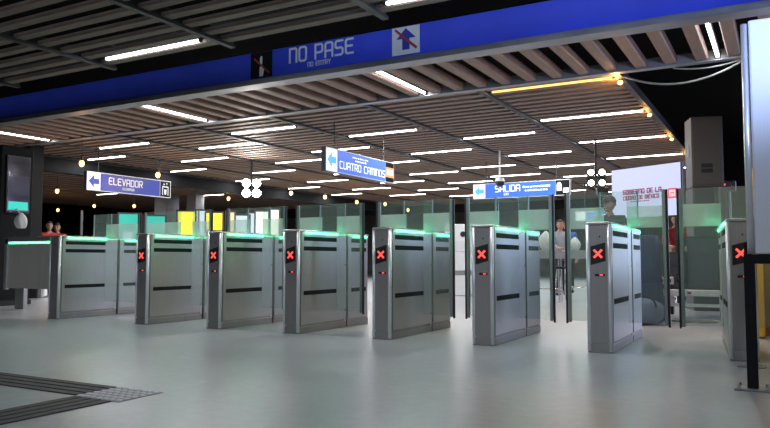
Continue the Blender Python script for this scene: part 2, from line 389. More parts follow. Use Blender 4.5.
# pendant bulbs
def pendant(x, y, z, lab, top=ZC):
    o = empty('pendant_bulb', (x, y, z), 0, lab, 'pendant lamp', 'warm pendant bulbs')
    MB().ball((0, 0, 0), .055, (1, 1, 1.2), 14, 10).build('bulb', 'bulb', o, True)
    l = bpy.data.lights.new('bulb_lamp', 'POINT'); l.energy = 9; l.color = (1, .55, .2); l.shadow_soft_size = .06
    lo = bpy.data.objects.new('bulb_lamp', l); C.objects.link(lo); lo.parent = o; lo.location = (0, 0, -.08)
    MB().cyl((0, 0, .05), (0, 0, .13), .028).build('socket', 'black', o)
    MB().cyl((0, 0, .13), (0, 0, top-z), .006, n=6).build('cord', 'black', o)
for x, y, lab in [(-12.81, 9.95, 'warm pendant bulb just over the arrow end of the elevator sign'), (-12.97, 12.2, 'warm pendant bulb just above the pictogram end of the elevator sign'),
                  (-12.95, 17.48, 'warm pendant bulb beside the glaring floodlights, nearest of its row'), (-12.82, 19.13, 'warm pendant bulb below the arrow of the Cuatro Caminos sign'),
                  (-12.96, 21.34, 'warm pendant bulb below the middle of the Cuatro Caminos sign'), (-12.53, 22.61, 'warm pendant bulb below the pictogram end of the Cuatro Caminos sign'),
                  (-13.23, 25.8, 'warm pendant bulb seen through glass above the fifth turnstile, end of its row')]:
    pendant(x, y, 2.8, lab)
for x, y, lab in [(-22.59, 18.14, 'warm pendant bulb hanging below the arrow of the elevator sign'), (-21.27, 18.87, 'warm pendant bulb hanging below the lettering of the elevator sign'),
                  (-18.6, 13.63, 'warm pendant bulb between the dark column and the elevator sign, upper'), (-25.7, 18.89, 'warm pendant bulb between the dark column and the elevator sign, lower'),
                  (-15.93, 18.06, 'warm pendant bulb in front of the dark soffit beside the grey columns')]:
    pendant(x, y, 2.8, lab, 3.42)

# ------------------------------------------------------------------ TURNSTILES
def make_leaf(parent, side, w, x0=.105, y=.744):
    s = side; xs = lambda a, b: (min(s*a, s*b), max(s*a, s*b))
    p = MB().box(*xs(x0, x0+w-.04), y-.006, y+.006, .20, 1.42).build('glass_leaf', 'glass', parent)
    MB().box(*xs(x0+w-.05, x0+w-.018), y-.016, y+.016, .185, 1.42, .004, 1).build('edge_profile', 'edge', p)
    MB().box(*xs(x0+w-.018, x0+w), y-.012, y+.012, .17, 1.42, .004, 1).build('edge_seal', 'black', p)
    return p
def make_gate(display=True, leaves=(.37, .36), pane=(-.145, .20)):
    root = empty('turnstile', (0, 0, 0))
    W = .105
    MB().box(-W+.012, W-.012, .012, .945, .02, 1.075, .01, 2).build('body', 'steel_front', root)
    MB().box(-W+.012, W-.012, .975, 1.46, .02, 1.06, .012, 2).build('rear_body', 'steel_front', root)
    MB().box(-W+.03, W-.03, .94, .98, .02, 1.04).build('slot_core', 'black', root)
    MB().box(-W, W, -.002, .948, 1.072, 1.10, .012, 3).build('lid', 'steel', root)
    MB().box(-W, W, .972, 1.465, 1.06, 1.088, .012, 3).build('rear_lid', 'steel', root)
    for s in (-1, 1):
        sx = lambda a, b: (min(s*a, s*b), max(s*a, s*b))
        pan = MB().box(*sx(W-.012, W-.001), .05, .90, .09, 1.072, .003, 1).build('side_panel', 'steel', root)
        MB().box(*sx(W-.012, W-.003), .90, .945, .05, 1.072, .002, 1).build('end_strip', 'steel', root)
        rp = MB().box(*sx(W-.012, W-.001), .985, 1.44, .09, 1.06, .003, 1).build('rear_panel', 'steel', root)
        for z, h in ((1.005, .046), (.90, .046), (.425, .046)):
            MB().box(*sx(W-.004, W+.0025), .095, .735, z-h/2, z+h/2, .002, 1).build('sensor_slot', 'blackmatt', pan)
            MB().box(*sx(W-.004, W+.0025), 1.06, 1.40, z-h/2, z+h/2, .002, 1).build('sensor_slot', 'blackmatt', rp)
        MB().box(*sx(W-.002, W+.009), .12, .76, 1.058, 1.078, .003, 1).build('light_strip', 'led', root)
        MB().box(*sx(W-.002, W+.009), 1.09, 1.41, 1.046, 1.064, .003, 1).build('light_strip', 'led', root)
        for (y0, y1, zz) in ((.12, .76, 1.072), (1.09, 1.41, 1.058)):
            l = bpy.data.lights.new('strip_lamp', 'AREA'); l.shape = 'RECTANGLE'; l.size = .018; l.size_y = y1-y0; l.energy = .45*(y1-y0); l.color = (.10, 1, .45)
            lo = bpy.data.objects.new('strip_lamp', l); C.objects.link(lo); lo.parent = root; lo.location = (s*(W+.022), (y0+y1)/2, zz)
            lo.rotation_euler = (0, s*math.radians(35), 0)
        # rounded corner profile at the front
        MB().cyl((s*(W-.018), .018, .012), (s*(W-.018), .018, 1.088), .019, n=16).build('corner_profile', 'trim', root, True)
        for z in (.20, .72):
            MB().cyl((s*(W-.006), .922, z), (s*(W+.001), .922, z), .008, n=10).build('lock', 'black', root)
    MB().box(-W+.003, W-.003, .004, .946, 0, .075, .006, 2).box(-W+.003, W-.003, .974, 1.455, 0, .075, .006, 2).build('kick_plate', 'kick', root)
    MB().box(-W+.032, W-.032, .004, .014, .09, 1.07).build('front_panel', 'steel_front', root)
    MB().cyl((.012, .006, .975), (.012, .001, .975), .007, n=12).build('sensor', 'black', root)
    if display:
        d = MB().prism([(-.064, .735), (.058, .768), (.058, .925), (-.064, .892)], 'y', -.002, .006).build('display', 'black', root)
        m_ = MB(); cx, cz, r = -.003, .83, .043
        for a in (45, 135):
            c, s_ = math.cos(math.radians(a)), math.sin(math.radians(a))
            w = .0085
            m_.prism([(cx-r*c*1.1-w*s_, cz-r*s_*1.1+w*c), (cx+r*c*1.1-w*s_, cz+r*s_*1.1+w*c), (cx+r*c*1.1+w*s_, cz+r*s_*1.1-w*c), (cx-r*c*1.1+w*s_, cz-r*s_*1.1-w*c)], 'y', -.0045, -.0015)
        tag(m_.build('cross', 'redx', d), 'glowing red cross')
        rd = MB().box(-.032, .05, 0, .006, .64, .66, .006, 2).build('card_reader', 'black', root)
        MB().box(.008, .034, -.002, .002, .645, .656, .002, 1).build('indicator', 'reddot', rd)
    l = bpy.data.lights.new('pane_lamp', 'AREA'); l.shape = 'RECTANGLE'; l.size = .5; l.size_y = .02; l.energy = .16; l.color = (.10, 1, .5)  # added green fill on the glass, with no fixture here
    lo = bpy.data.objects.new('pane_lamp', l); C.objects.link(lo); lo.parent = root; lo.location = (0, .70, 1.104); lo.rotation_euler = (math.radians(155), 0, 0)
    if leaves[0]: make_leaf(root, -1, leaves[0])
    if leaves[1]: make_leaf(root, 1, leaves[1])
    c = MB().box(pane[0], pane[1], .756, .768, 1.085, 1.42).build('glass_screen', 'glass_clear', root)
    for x in pane: MB().box(x-.006, x+.006, .753, .771, 1.085, 1.42).build('screen_edge', 'edge', c)
    return root
Y0 = 6.156
right = [-8.319, -6.686, -5.531, -4.454, -3.351, -2.292, -1.247]
std = make_gate()
gates = [make_gate(False, (0, .69), (-.18, .18)), make_gate(True, (.69, .345), (-.19, .19)), std]
for i in range(4): gates.append(copy_tree(std))
g8 = make_gate(True, (.36, .375)); gates.append(g8)
glab = ['stainless turnstile cabinet with a plain front, joined to the steel swing gate',
        'stainless turnstile with red cross, next after the plain-fronted cabinet',
        'stainless turnstile with red cross before the cream lit boards, third along the row',
        'stainless turnstile with red cross below the far end of the elevator wing, fourth along the row',
        'stainless turnstile with red cross, just before the white ticket machine, fifth along the row',
        'stainless turnstile with red cross standing under the hanging exit sign',
        'stainless turnstile with red cross in front of the man in a cap',
        'stainless turnstile half hidden behind the black post of the white panel']
glab[3] = 'stainless turnstile with red cross standing beneath the Cuatro Caminos sign, fourth along the row'
for g, x, lab in zip(gates, right+[-.205], glab):
    g.location = (x-.105, Y0, 0)
    tag(g, lab, 'turnstile', 'row of turnstiles')
g8.location = (-.27, Y0+.02, 0); g8.rotation_euler = (0, 0, math.radians(6))

# steel swing gate beside the plain cabinet
t = empty('swing_gate', (-8.56, 6.3, 0), 0, 'wide brushed steel swing gate between the black totem and the plain-fronted turnstile', 'gate')
MB().box(-1.06, -.04, -.012, .012, .38, 1.03).build('panel', mat('bronze_steel', (.46, .42, .39), .42, .25, .10, (60, 60, 2), .06), t)
MB().box(-1.10, -.02, -.03, .03, 1.03, 1.10, .01, 2).build('top_rail', 'steel', t)
MB().box(-1.12, -1.06, -.03, .03, .36, 1.10, .008, 2).build('edge_frame', 'chrome', t)
MB().box(-.06, -.02, -.02, .02, .36, 1.04).build('hinge_frame', 'steel', t)
MB().box(-1.04, -.08, -.016, -.008, 1.005, 1.025).build('light_strip', 'led', t)
o = MB().box(-1.09, -1.03, -.045, -.03, 1.0, 1.07, .008).build('latch', 'black', t)
lg = MB().box(-10.72, -10.5, 7.15, 7.22, 0, .9, .006, 1).build('steel_bollard', 'steel')
tag(lg, 'low flat steel post standing behind the swing gate', 'post')

# ------------------------------------------------------------------ BEAM SIGN (NO PASE)
t = empty('no_entry_sign', (-6.07, 7.748, ZC), 0, 'blue no entry sign on the beam with NO PASE lettering and crossed-out arrow', 'sign')
MB().box(0, 2.28, -.012, 0, .012, .375, .003, 1).build('face', 'blue', t)
m_ = MB(); lettering(m_, 'NO PASE', .30, .155, .185, -.013, .15, .003, .26); m_.build('lettering', 'white', t)
m_ = MB(); lettering(m_, 'NO ENTRY', .60, .060, .056, -.013, .17, .003, .28); m_.build('lettering', 'cream', t)
pn = MB().box(1.885, 2.27, -.016, -.010, .02, .37).build('arrow_panel', 'cream', t)
m_ = MB(); cx, cz = 2.08, .20
m_.prism([(cx-.05, cz-.12), (cx+.05, cz-.12), (cx+.05, cz+.02), (cx+.135, cz+.02), (cx, cz+.15), (cx-.135, cz+.02), (cx-.05, cz+.02)], 'y', -.019, -.016)
m_.build('arrow', 'blueink', pn)
MB().prism([(cx-.16, cz+.135), (cx-.14, cz+.155), (cx+.16, cz-.105), (cx+.14, cz-.13)], 'y', -.0215, -.019).build('slash', 'redink', pn)
t2 = empty('wheelchair_ban_sign', (-6.45, 7.748, ZC), 0, 'small black pictogram sign with a red slash at the start of the no entry sign', 'sign')
MB().box(0, .37, -.014, 0, .012, .375, .003, 1).build('face', 'blackmatt', t2)
m_ = MB(); m_.prism([(.16, .03), (.22, .03), (.24, .12), (.20, .20), (.16, .15)], 'y', -.017, -.014)
m_.prism([(.17, .20), (.205, .20), (.21, .30), (.185, .32), (.165, .28)], 'y', -.017, -.014); m_.build('pictogram', 'cream', t2)
MB().prism([(.06, .28), (.075, .30), (.34, .075), (.325, .055)], 'y', -.020, -.017).build('slash', 'redink', t2)

# ------------------------------------------------------------------ HANGING SIGNS
def hanging_sign(loc, rz, L, H, label, lines, lit, right_icon, flat=1.):
    """box sign; local x reads along the face, front is -y, origin at lower near corner"""
    t = empty('hanging_sign', loc, rz, label, 'sign')
    face, wht, arr = ('signblue', 'signwhite', 'signcyan') if lit else ('navysign', 'white', 'blueink')
    MB().box(0, L, .0, .10, 0, H, .006, 1).build('casing', 'darknavy', t)
    MB().box(.005, L-.005, -.003, 0, .005, H-.005).build('border', 'white' if lit else 'cream', t)
    a = .36*H/.43
    MB().box(.02, a, -.004, 0, .02, H-.02).build('arrow_field', wht, t)
    m_ = MB(); cx, cz = .02+(a-.02)/2, H/2; s = H*.33
    m_.prism([(cx-s, cz), (cx, cz+s), (cx, cz+s*.42), (cx+s, cz+s*.42), (cx+s, cz-s*.42), (cx, cz-s*.42), (cx, cz-s)], 'y', -.008, -.004)
    m_.build('arrow', arr, t)
    MB().box(a+.01, L-.37, -.004, 0, .02, H-.02).build('blue_field', face, t)
    m_ = MB()
    for (txt, x, z, h) in lines['text']: lettering(m_, txt, x, z, h, -.004, .14, .003, .26, flat)
    for (x0, x1, z, h, n) in lines.get('marks', []): marks(m_, x0, x1, z, h, -.004, n)
    m_.build('lettering', 'signwhite' if lit else 'white', t)
    f = MB().box(L-.36, L-.02, -.004, 0, .02, H-.02).build('pictogram_field', 'blackmatt', t)
    right_icon(L-.36, .02, .34, H-.04, f)
    for x in (.35, L-.35):
        MB().cyl((x, .05, H), (x, .05, ZC-loc[2]+.05), .012, n=8).build('hanger', 'darkmetal', t)
    return t
def icon_lift(x, z, w, h, p):
    m_ = MB()
    m_.prism([(x+w*.2, z+h*.12), (x+w*.26, z+h*.12), (x+w*.26, z+h*.62), (x+w*.2, z+h*.62)], 'y', -.008, -.004)
    m_.prism([(x+w*.74, z+h*.12), (x+w*.8, z+h*.12), (x+w*.8, z+h*.62), (x+w*.74, z+h*.62)], 'y', -.008, -.004)
    m_.prism([(x+w*.2, z+h*.62), (x+w*.8, z+h*.62), (x+w*.8, z+h*.68), (x+w*.2, z+h*.68)], 'y', -.008, -.004)
    m_.prism([(x+w*.42, z+h*.16), (x+w*.58, z+h*.16), (x+w*.62, z+h*.48), (x+w*.38, z+h*.48)], 'y', -.008, -.004)
    m_.prism([(x+w*.3, z+h*.76), (x+w*.42, z+h*.76), (x+w*.36, z+h*.9)], 'y', -.008, -.004)
    m_.prism([(x+w*.58, z+h*.9), (x+w*.7, z+h*.9), (x+w*.64, z+h*.76)], 'y', -.008, -.004)
    m_.build('pictogram', 'white', p)
def icon_orange(x, z, w, h, p):
    m_ = MB().box(x+.005, x+w-.005, -.008, -.004, z+h*.24, z+h*.74); m_.build('pictogram_band', 'signorange', p)
    m_ = MB()
    for i in range(3):
        xx = x+w*(.14+.27*i); m_.prism([(xx, z+h*.36), (xx+w*.18, z+h*.36), (xx+w*.18, z+h*.56), (xx+w*.09, z+h*.64), (xx, z+h*.56)], 'y', -.011, -.008)
    m_.build('pictogram', 'lb_pale', p)
def icon_bus(x, z, w, h, p):
    m_ = MB()
    m_.prism([(x+w*.08, z+h*.28), (x+w*.42, z+h*.28), (x+w*.42, z+h*.72), (x+w*.33, z+h*.86), (x+w*.17, z+h*.86), (x+w*.08, z+h*.72)], 'y', -.008, -.004)
    m_.prism([(x+w*.54, z+h*.14), (x+w*.93, z+h*.14), (x+w*.93, z+h*.46), (x+w*.54, z+h*.46)], 'y', -.008, -.004)
    m_.build('pictogram', 'signwhite', p)
hanging_sign((-13.75, 10.82, 2.36), PI/2, 2.56, .44, 'dim blue hanging sign reading ELEVADOR with arrow and lift pictogram',
    dict(text=[('ELEVADOR', .62, .19, .15), ('ELEVATOR', 1.02, .085, .052)]), False, icon_lift)
hanging_sign((-7.0, 10.46, 2.35), PI/2, 2.55, .44, 'bright blue hanging sign reading CUATRO CAMINOS with orange and black pictogram',
    dict(text=[('CUATRO CAMINOS', .46, .10, .125)], marks=[(1.0, 1.42, .275, .035, 7), (.9, 1.5, .335, .03, 9)]), True, icon_orange, 1.22)
hanging_sign((-6.93, 17.2, 2.33), math.radians(-1.5), 2.54, .40, 'bright blue hanging exit sign reading SALIDA with bus pictograms',
    dict(text=[('SALIDA', .62, .17, .15), ('EXIT', .85, .075, .05)], marks=[(1.34, 2.06, .24, .045, 11), (1.40, 2.0, .15, .045, 9)]), True, icon_bus)
# more distant blue sign behind the exit sign
t = empty('distant_sign', (-5.9, 23.6, 2.05), 0, 'small distant blue sign seen through the glass below the exit sign', 'sign')
MB().box(0, 1.75, 0, .08, 0, .32, .005, 1).build('frame', 'white', t); MB().box(.35, 1.72, -.004, 0, .03, .29).build('blue_field', 'signblue', t)
MB().box(.03, .33, -.004, 0, .03, .29).build('arrow_field', 'signwhite', t)
m_ = MB(); marks(m_, .6, 1.5, .13, .07, -.004, 8); m_.build('lettering', 'signwhite', t)
for x in (.3, 1.45): MB().cyl((x, .04, .32), (x, .04, 1.3), .012, n=8).build('hanger', 'darkmetal', t)
# dome camera in front of the exit sign
t = empty('ceiling_dome_camera', (-5.62, 15.6, 2.55), 0, 'black dome security camera with pale cap in front of the exit sign', 'camera')
MB().ball((0, 0, 0), .105, (1, 1, .95), 18, 12).build('dome', 'black', t, True)
MB().cyl((0, 0, .03), (0, 0, .11), .115, .09, 18).build('cap', 'white', t)
MB().cyl((0, 0, .11), (0, 0, ZC-2.52), .02, n=10).build('stem', 'white', t)

# ------------------------------------------------------------------ FLOOD AND SPOT LIGHTS
t = empty('hanging_floodlights', (-11.56, 13.95, 2.57), math.radians(40), 'glaring rig of four white floodlights hung over the turnstiles', 'floodlight')
for sx in (-.125, .125):
    for sz in (-.125, .125):
        h = MB().cyl((sx, .14, sz), (sx, .02, sz), .09, .118, 20).build('housing', 'black', t)
        MB().cyl((sx, .024, sz), (sx, .012, sz), .10, n=20).build('lens', 'flood', h)
MB().box(-.03, .03, .14, .18, -.25, .73).box(-.2, .2, .14, .16, -.145, -.105).box(-.2, .2, .14, .16, .105, .145).build('bracket', 'black', t)
t = empty('spotlight_rig', (-3.30, 15.0, 2.48), math.radians(20), 'black rig of four small round spotlights beside the white screen', 'spotlight')
for sx in (-.11, .11):
    for sz in (-.11, .11):
        h = MB().cyl((sx, .2, sz), (sx, 0, sz), .075, .095, 16).build('housing', 'black', t)
        MB().cyl((sx, .002, sz), (sx, -.006, sz), .062, n=16).build('lens', 'spotlamp', h)
MB().box(-.02, .02, .09, .13, -.2, .85).box(-.2, .2, .1, .13, -.02, .02).build('bracket', 'black', t)
MB().box(.02, .24, .05, .3, -.36, -.2, .01, 1).build('dimmer_box', 'black', t)

# ------------------------------------------------------------------ LED SCREEN
a, b = Vector((-2.79, 14.0, 0)), Vector((-1.49, 13.3, 0))
ang = math.atan2(b.y-a.y, b.x-a.x); Ls = (b-a).length
t = empty('led_screen', (a.x, a.y, 0), ang, 'white lit event screen with wine lettering and a red emblem', 'screen')
MB().box(-.02, Ls+.02, 0, .08, 1.54, 2.50, .006, 1).build('casing', 'black', t)
sc = MB().box(0, Ls, -.006, 0, 1.56, 2.48).build('picture', 'ledwall', t)
m_ = MB(); lettering(m_, 'GOBIERNO DE LA', .26, 2.0, .074, -.007, .27, .002, .3)
lettering(m_, 'CIUDAD DE MÉXICO', .26, 1.895, .062, -.007, .27, .002, .3); marks(m_, .42, .85, 1.845, .022, -.007, 10); m_.build('lettering', 'ledwine', sc)
em = MB().box(1.22, 1.40, -.010, -.006, 1.86, 2.04, .002, 1).build('emblem', 'ledred', sc)
m_ = MB().box(1.25, 1.37, -.013, -.010, 1.965, 2.01).box(1.25, 1.275, -.013, -.010, 1.89, 1.965).box(1.345, 1.37, -.013, -.010, 1.89, 1.965).box(1.285, 1.335, -.013, -.010, 1.89, 1.945); m_.build('emblem_mark', 'ledpink', em)
marks(MB(), 1.08, 1.19, 1.9, .02, -.007, 3).build('fine_print', 'ledwine', sc)
for x in (.12, Ls-.12): MB().box(x-.03, x+.03, .02, .08, .0, 1.54).box(x-.05, x+.05, -.25, .35, 0, .03).build('leg', 'black', t)

# ------------------------------------------------------------------ LOUDSPEAKERS, CASES, TROLLEY
def speaker(loc, rz, w, d, h, label, m='spkgrey', vents=True):
    t = empty('loudspeaker', loc, rz, label, 'loudspeaker')
    MB().box(-w/2, w/2, 0, d, 0, h, .012, 2).build('cabinet', m, t)
    MB().box(-w/2+.02, w/2-.02, -.012, .002, .03, h-.03, .006, 1).build('grille', m, t)
    if vents:
        v = MB().box(-.10, .07, -.016, -.008, h*.20, h*.33, .003, 1).build('port_plate', 'black', t)
        MB().box(-.10, .07, -.019, -.014, h*.258, h*.272).build('divider', 'spkgrey', v)
    for s in (-1, 1):
        MB().box(s*w/2-.006, s*w/2+.006, d*.35, d*.65, h*.45, h*.62, .003, 1).build('handle', 'black', t)
    return t
speaker((-.95, 12, 1.9), math.radians(18), .46, .45, 1.1, 'tall grey loudspeaker topping the tower behind the last turnstile')
speaker((-.93, 12, 1.0), math.radians(18), .50, .5, .895, 'middle loudspeaker of the tower, seen dimly through the glass leaf', vents=False)
speaker((-.93, 12, 0), math.radians(18), .56, .55, .995, 'bottom loudspeaker of the tower, standing on the floor behind the cases', 'casegrey', False)
speaker((-1.29, 12.6, 1.35), 0, .18, .3, .93, 'narrow dark loudspeaker between the white screen and the tall grey one', 'casegrey', False)
t = empty('speaker_stand', (-1.29, 12.75, 0), 0, 'thin black stand carrying the narrow dark loudspeaker', 'stand')
MB().cyl((0, 0, 0), (0, 0, 1.35), .03).build('pole', 'black', t); MB().cyl((0, 0, 0), (0, 0, .03), .2, n=20).build('base', 'black', t)

t = empty('platform_trolley', (-1.05, 10.2, 0), 0, 'low white platform trolley carrying dark flight cases behind the last passage', 'trolley')
MB().box(-.42, .44, 0, .9, .30, .385, .01, 1).build('platform', 'trolley', t)
MB().box(-.05, .0, -.004, .002, .325, .36).build('tag', 'redink', t)
for sx in (-.34, .36):
    for y in (.1, .8):
        w = MB().cyl((sx-.02, y, .07), (sx+.02, y, .07), .07, n=18).build('wheel', 'black', t)
        MB().box(sx-.035, sx+.035, y-.02, y+.02, .1, .30).build('fork', 'trolley', w)
MB().box(-.32, .34, .02, .06, .16, .2).build('lower_rail', 'trolley', t)
def flight_case(loc, w, d, h, label):
    t = empty('flight_case', loc, 0, label, 'case', 'flight cases on the trolley')
    MB().box(-w/2, w/2, 0, d, 0, h, .006, 1).build('shell', 'casegrey', t)
    for sx in (-1, 1):
        MB().box(sx*w/2-.012, sx*w/2+.012, -.004, .02, 0, h, .002, 1).build('edge_profile', 'darkmetal', t)
    for z in (0.006, h*.62, h-.018): MB().box(-w/2, w/2, -.006, .004, z, z+.014).build('edge_profile', 'darkmetal', t)
    l = MB().box(w*.14, w*.36, -.008, .004, h*.18, h*.42, .003, 1).build('latch_plate', 'black', t)
    MB().box(w*.19, w*.31, -.012, -.006, h*.24, h*.36, .002, 1).build('latch', 'channel', l)
    for s in (-1, 1): MB().cyl((s*w/2*.9, .05, h-.001), (s*w/2*.9, .05, h+.006), .02).build('corner_cap', 'darkmetal', t)
    return t
flight_case((-.80, 10.24, .386), .56, .7, .70, 'large grey flight case with a black latch plate on the trolley')
flight_case((-1.29, 10.34, .386), .34, .6, .50, 'smaller dark flight case on the trolley, seen between the parted glass leaves')
t = empty('cable_coil', (-.98, 9.70, 0), 0, 'loose grey cable lying on the floor before the trolley', 'cable')
pts = [(.22*math.cos(a)*(1+.2*math.sin(2.3*a)), .16*math.sin(a)+.02*a*.3, .012+.004*(i % 3)) for i, a in enumerate([j*.35 for j in range(46)])]
MB().tube(pts, .010, 6).build('cable', 'cable', t)
t = empty('connector_box', (-1.33, 10.25, .39), 0, 'small white connector box hanging on the smaller flight case', 'box')
MB().box(-.13, .06, -.02, .06, .06, .16, .008, 1).build('body', 'trolley', t)
for i in range(3): MB().box(-.10+.05*i, -.07+.05*i, -.026, -.018, .09, .13).build('socket', 'black', t)

# navy draped equipment and bag
t = empty('draped_case', (-1.66, 9.60, 0), 0, 'bulky equipment under a navy cover beyond the seventh passage', 'covered case')
m_ = MB(); n = 20
ring = []
for (z, k) in ((0, 1.12), (.25, 1.06), (.6, 1.0), (1.02, .97), (1.09, .9)):
    ring.append([m_.bm.verts.new((.30*k*max(-1, min(1, 1.35*math.cos(2*PI*i/n)))+.012*math.sin(7*i)*(1.2-z), .24*k*max(-1, min(1, 1.35*math.sin(2*PI*i/n)))+.012*math.cos(5*i)*(1.2-z), z)) for i in range(n)])
for a_, b_ in zip(ring, ring[1:]):
    for i in range(n): m_.bm.faces.new((a_[i], a_[(i+1) % n], b_[(i+1) % n], b_[i]))
m_.bm.faces.new(ring[-1])
m_.build('cover', 'navycloth', t, True)
t = empty('duffel_bag', (-1.50, 9.05, 0), math.radians(12), 'slumped blue-grey duffel bag on the floor against the navy cover', 'bag')
m_ = MB(); m_.ball((0, 0, .16), .17, (1.7, .95, .95), 22, 14); m_.build('body', 'bluebag', t, True)
m_ = MB(); m_.tube([(.17*math.cos(a)*1.0, -.13, .22+.14*math.sin(a)) for a in [PI*i/10 for i in range(11)]], .012, 6); m_.build('handle', 'black', t)

# camera tripod beside the tower
t = empty('camera_tripod', (-.74, 13.5, 0), 0, 'small black camera with a red light on a tripod beside the loudspeaker tower', 'camera')
for a in (90, 210, 330):
    MB().cyl((0, 0, 1.4), (.35*math.cos(math.radians(a)), .35*math.sin(math.radians(a)), 0), .016, n=8).build('leg', 'darkmetal', t)
MB().cyl((0, 0, 1.3), (0, 0, 1.95), .02).build('pole', 'channel', t)
h = MB().box(-.08, .10, -.12, .16, 1.95, 2.12, .012, 2).build('camera_body', 'black', t)
MB().cyl((0, -.12, 2.03), (0, -.24, 2.03), .05, n=16).build('lens', 'black', h); MB().box(-.1, -.03, -.13, -.11, 2.04, 2.07).build('indicator', 'reddot', h)

# hanging cable at the open ceiling edge
def cable(a, b, sag, r, label):
    t = empty('hanging_cable', a, 0, label, 'cable'); a, b = Vector(a), Vector(b)
    pts = [tuple((b-a)*u + Vector((0, 0, -sag*4*u*(1-u)))) for u in [i/16 for i in range(17)]]
    MB().tube(pts, r, 6).build('cable', 'cable', t)
cable((-1.80, 9.95, 3.27), (-.30, 9.66, 3.24), .20, .014, 'grey cable sagging from the open ceiling edge to the channel')
cable((-1.15, 9.75, 3.25), (-.35, 9.68, 3.24), .05, .010, 'shorter grey cable looped just under the channel by the white panel')

# ------------------------------------------------------------------ WHITE PANEL BOOTH
t = empty('white_display_board', (-.172, 4.85, 0), 0, 'tall white board on a black post frame at the edge of the entrance', 'board')
MB().box(.035, 1.6, 0, .05, .812, 2.25, .012, 2).build('panel', 'panelwhite', t)
MB().cyl((.012, .03, .815), (.012, .03, 2.235), .020, n=18).build('edge_trim', 'trim', t, True)
MB().box(-.03, 1.6, -.005, .055, .755, .812, .004, 1).build('bottom_rail', 'blackmatt', t)
for x in (0, 1.5):
    p = MB().box(x-.03, x+.03, -.005, .055, .008, .76, .004, 1).build('post', 'blackmatt', t)
    b_ = MB().box(x-.10, x+.10, -.055, .105, 0, .012, .003, 1).build('base_plate', 'channel', p)
    for sx in (-.075, .075):
        for sy in (-.035, .085): MB().cyl((x+sx, sy, .012), (x+sx, sy, .028), .011, n=6).build('bolt', 'chrome', b_)
t = empty('rear_post', (-.215, 5.9, 0), 0, 'slim black post with a small base plate just behind the white board', 'post')
MB().box(-.025, .025, -.025, .025, .008, .90, .004, 1).build('post', 'blackmatt', t)
b_ = MB().box(-.09, .09, -.07, .07, 0, .012, .003, 1).build('base_plate', 'channel', t)
for sx in (-.065, .065): MB().cyl((sx, -.04, .012), (sx, -.04, .026), .01, n=6).build('bolt', 'chrome', b_)
t = empty('yellow_partition', (-.235, 8.0, 0), 0, 'bright yellow partition end seen below the white board', 'partition')
MB().box(0, .075, 0, .9, .02, 1.7, .004, 1).build('end_panel', 'yellow', t)
MB().box(.075, 1.6, .1, .16, .02, 1.7).build('back_panel', 'brown', t)
tag(MB().box(-.06, .5, 7.6, 7.97, 0, .16, .01, 1).build('dark_crate', 'black'), 'low dark crate on the floor by the yellow partition', 'crate')
L = bpy.data.lights.new('booth_lamp', 'POINT'); L.energy = 25; L.color = (1, .72, .35); L.shadow_soft_size = .08
lo = bpy.data.objects.new('booth_lamp', L); C.objects.link(lo); lo.location = (.3, 7.3, 1.7)

def crumpled():
    m_ = MB()
    m_.ball((0, 0, .17), .15, (1, 1, 1), 20, 16)
    for v in m_.bm.verts:
        a = math.atan2(v.co.y, v.co.x); z = (v.co.z-.17)/.15
        k = (.80 if z < 0 else .80-.45*z*z)*(1+.09*math.sin(5*a+3*z)+.05*math.sin(9*a))
        r = math.hypot(v.co.x, v.co.y); sq = 1/max(abs(math.cos(a)), abs(math.sin(a)))**.6
        v.co = Vector((math.cos(a)*r*k*sq, math.sin(a)*r*k*sq, .17+.20*max(-.8, z)))
    return m_
# ------------------------------------------------------------------ TOTEM, BAG, STANCHION (left)
t = empty('black_totem', (-11.55, 7.5, 0), 0, 'black information totem with a glossy screen behind the swing gate', 'kiosk')
MB().box(-1.2, -.03, -.1, .5, 0, 2.75, .02, 2).build('body', 'blackmatt', t)
MB().box(-1.22, 0, -.12, .52, 0, .09, .01, 1).build('plinth', 'black', t)
sc = MB().box(-.035, .01, -.02, .42, 1.58, 2.58, .006, 1).build('screen_bezel', 'black', t)
MB().box(.008, .014, 0, .40, 1.62, 2.55).build('screen', 'mirror', sc)
MB().box(.009, .0155, .02, .38, 1.64, 1.78).build('screen_footer', 'lb_teal', sc)
t = empty('white_bag', (-11.22, 7.55, 1.30), 0, 'white plastic bag hung below the totem screen', 'bag')
m_ = crumpled()
m_.build('sack', 'whitecloth', t, True)
MB().tube([(-.05, 0, .34), (-.16, 0, .46), (-.42, 0, .40)], .012, 6).build('handle', 'whitecloth', t)
t.scale = (.75, .75, .75)
t = empty('thin_pole', (-19.5, 15.2, 0), 0, 'thin grey pole in the dark hall below the elevator sign', 'pole')
MB().cyl((0, 0, 0), (0, 0, 2.35), .04).build('shaft', 'concrete_col', t); MB().cyl((0, 0, 0), (0, 0, .04), .18, n=18).build('foot', 'concrete_col', t)

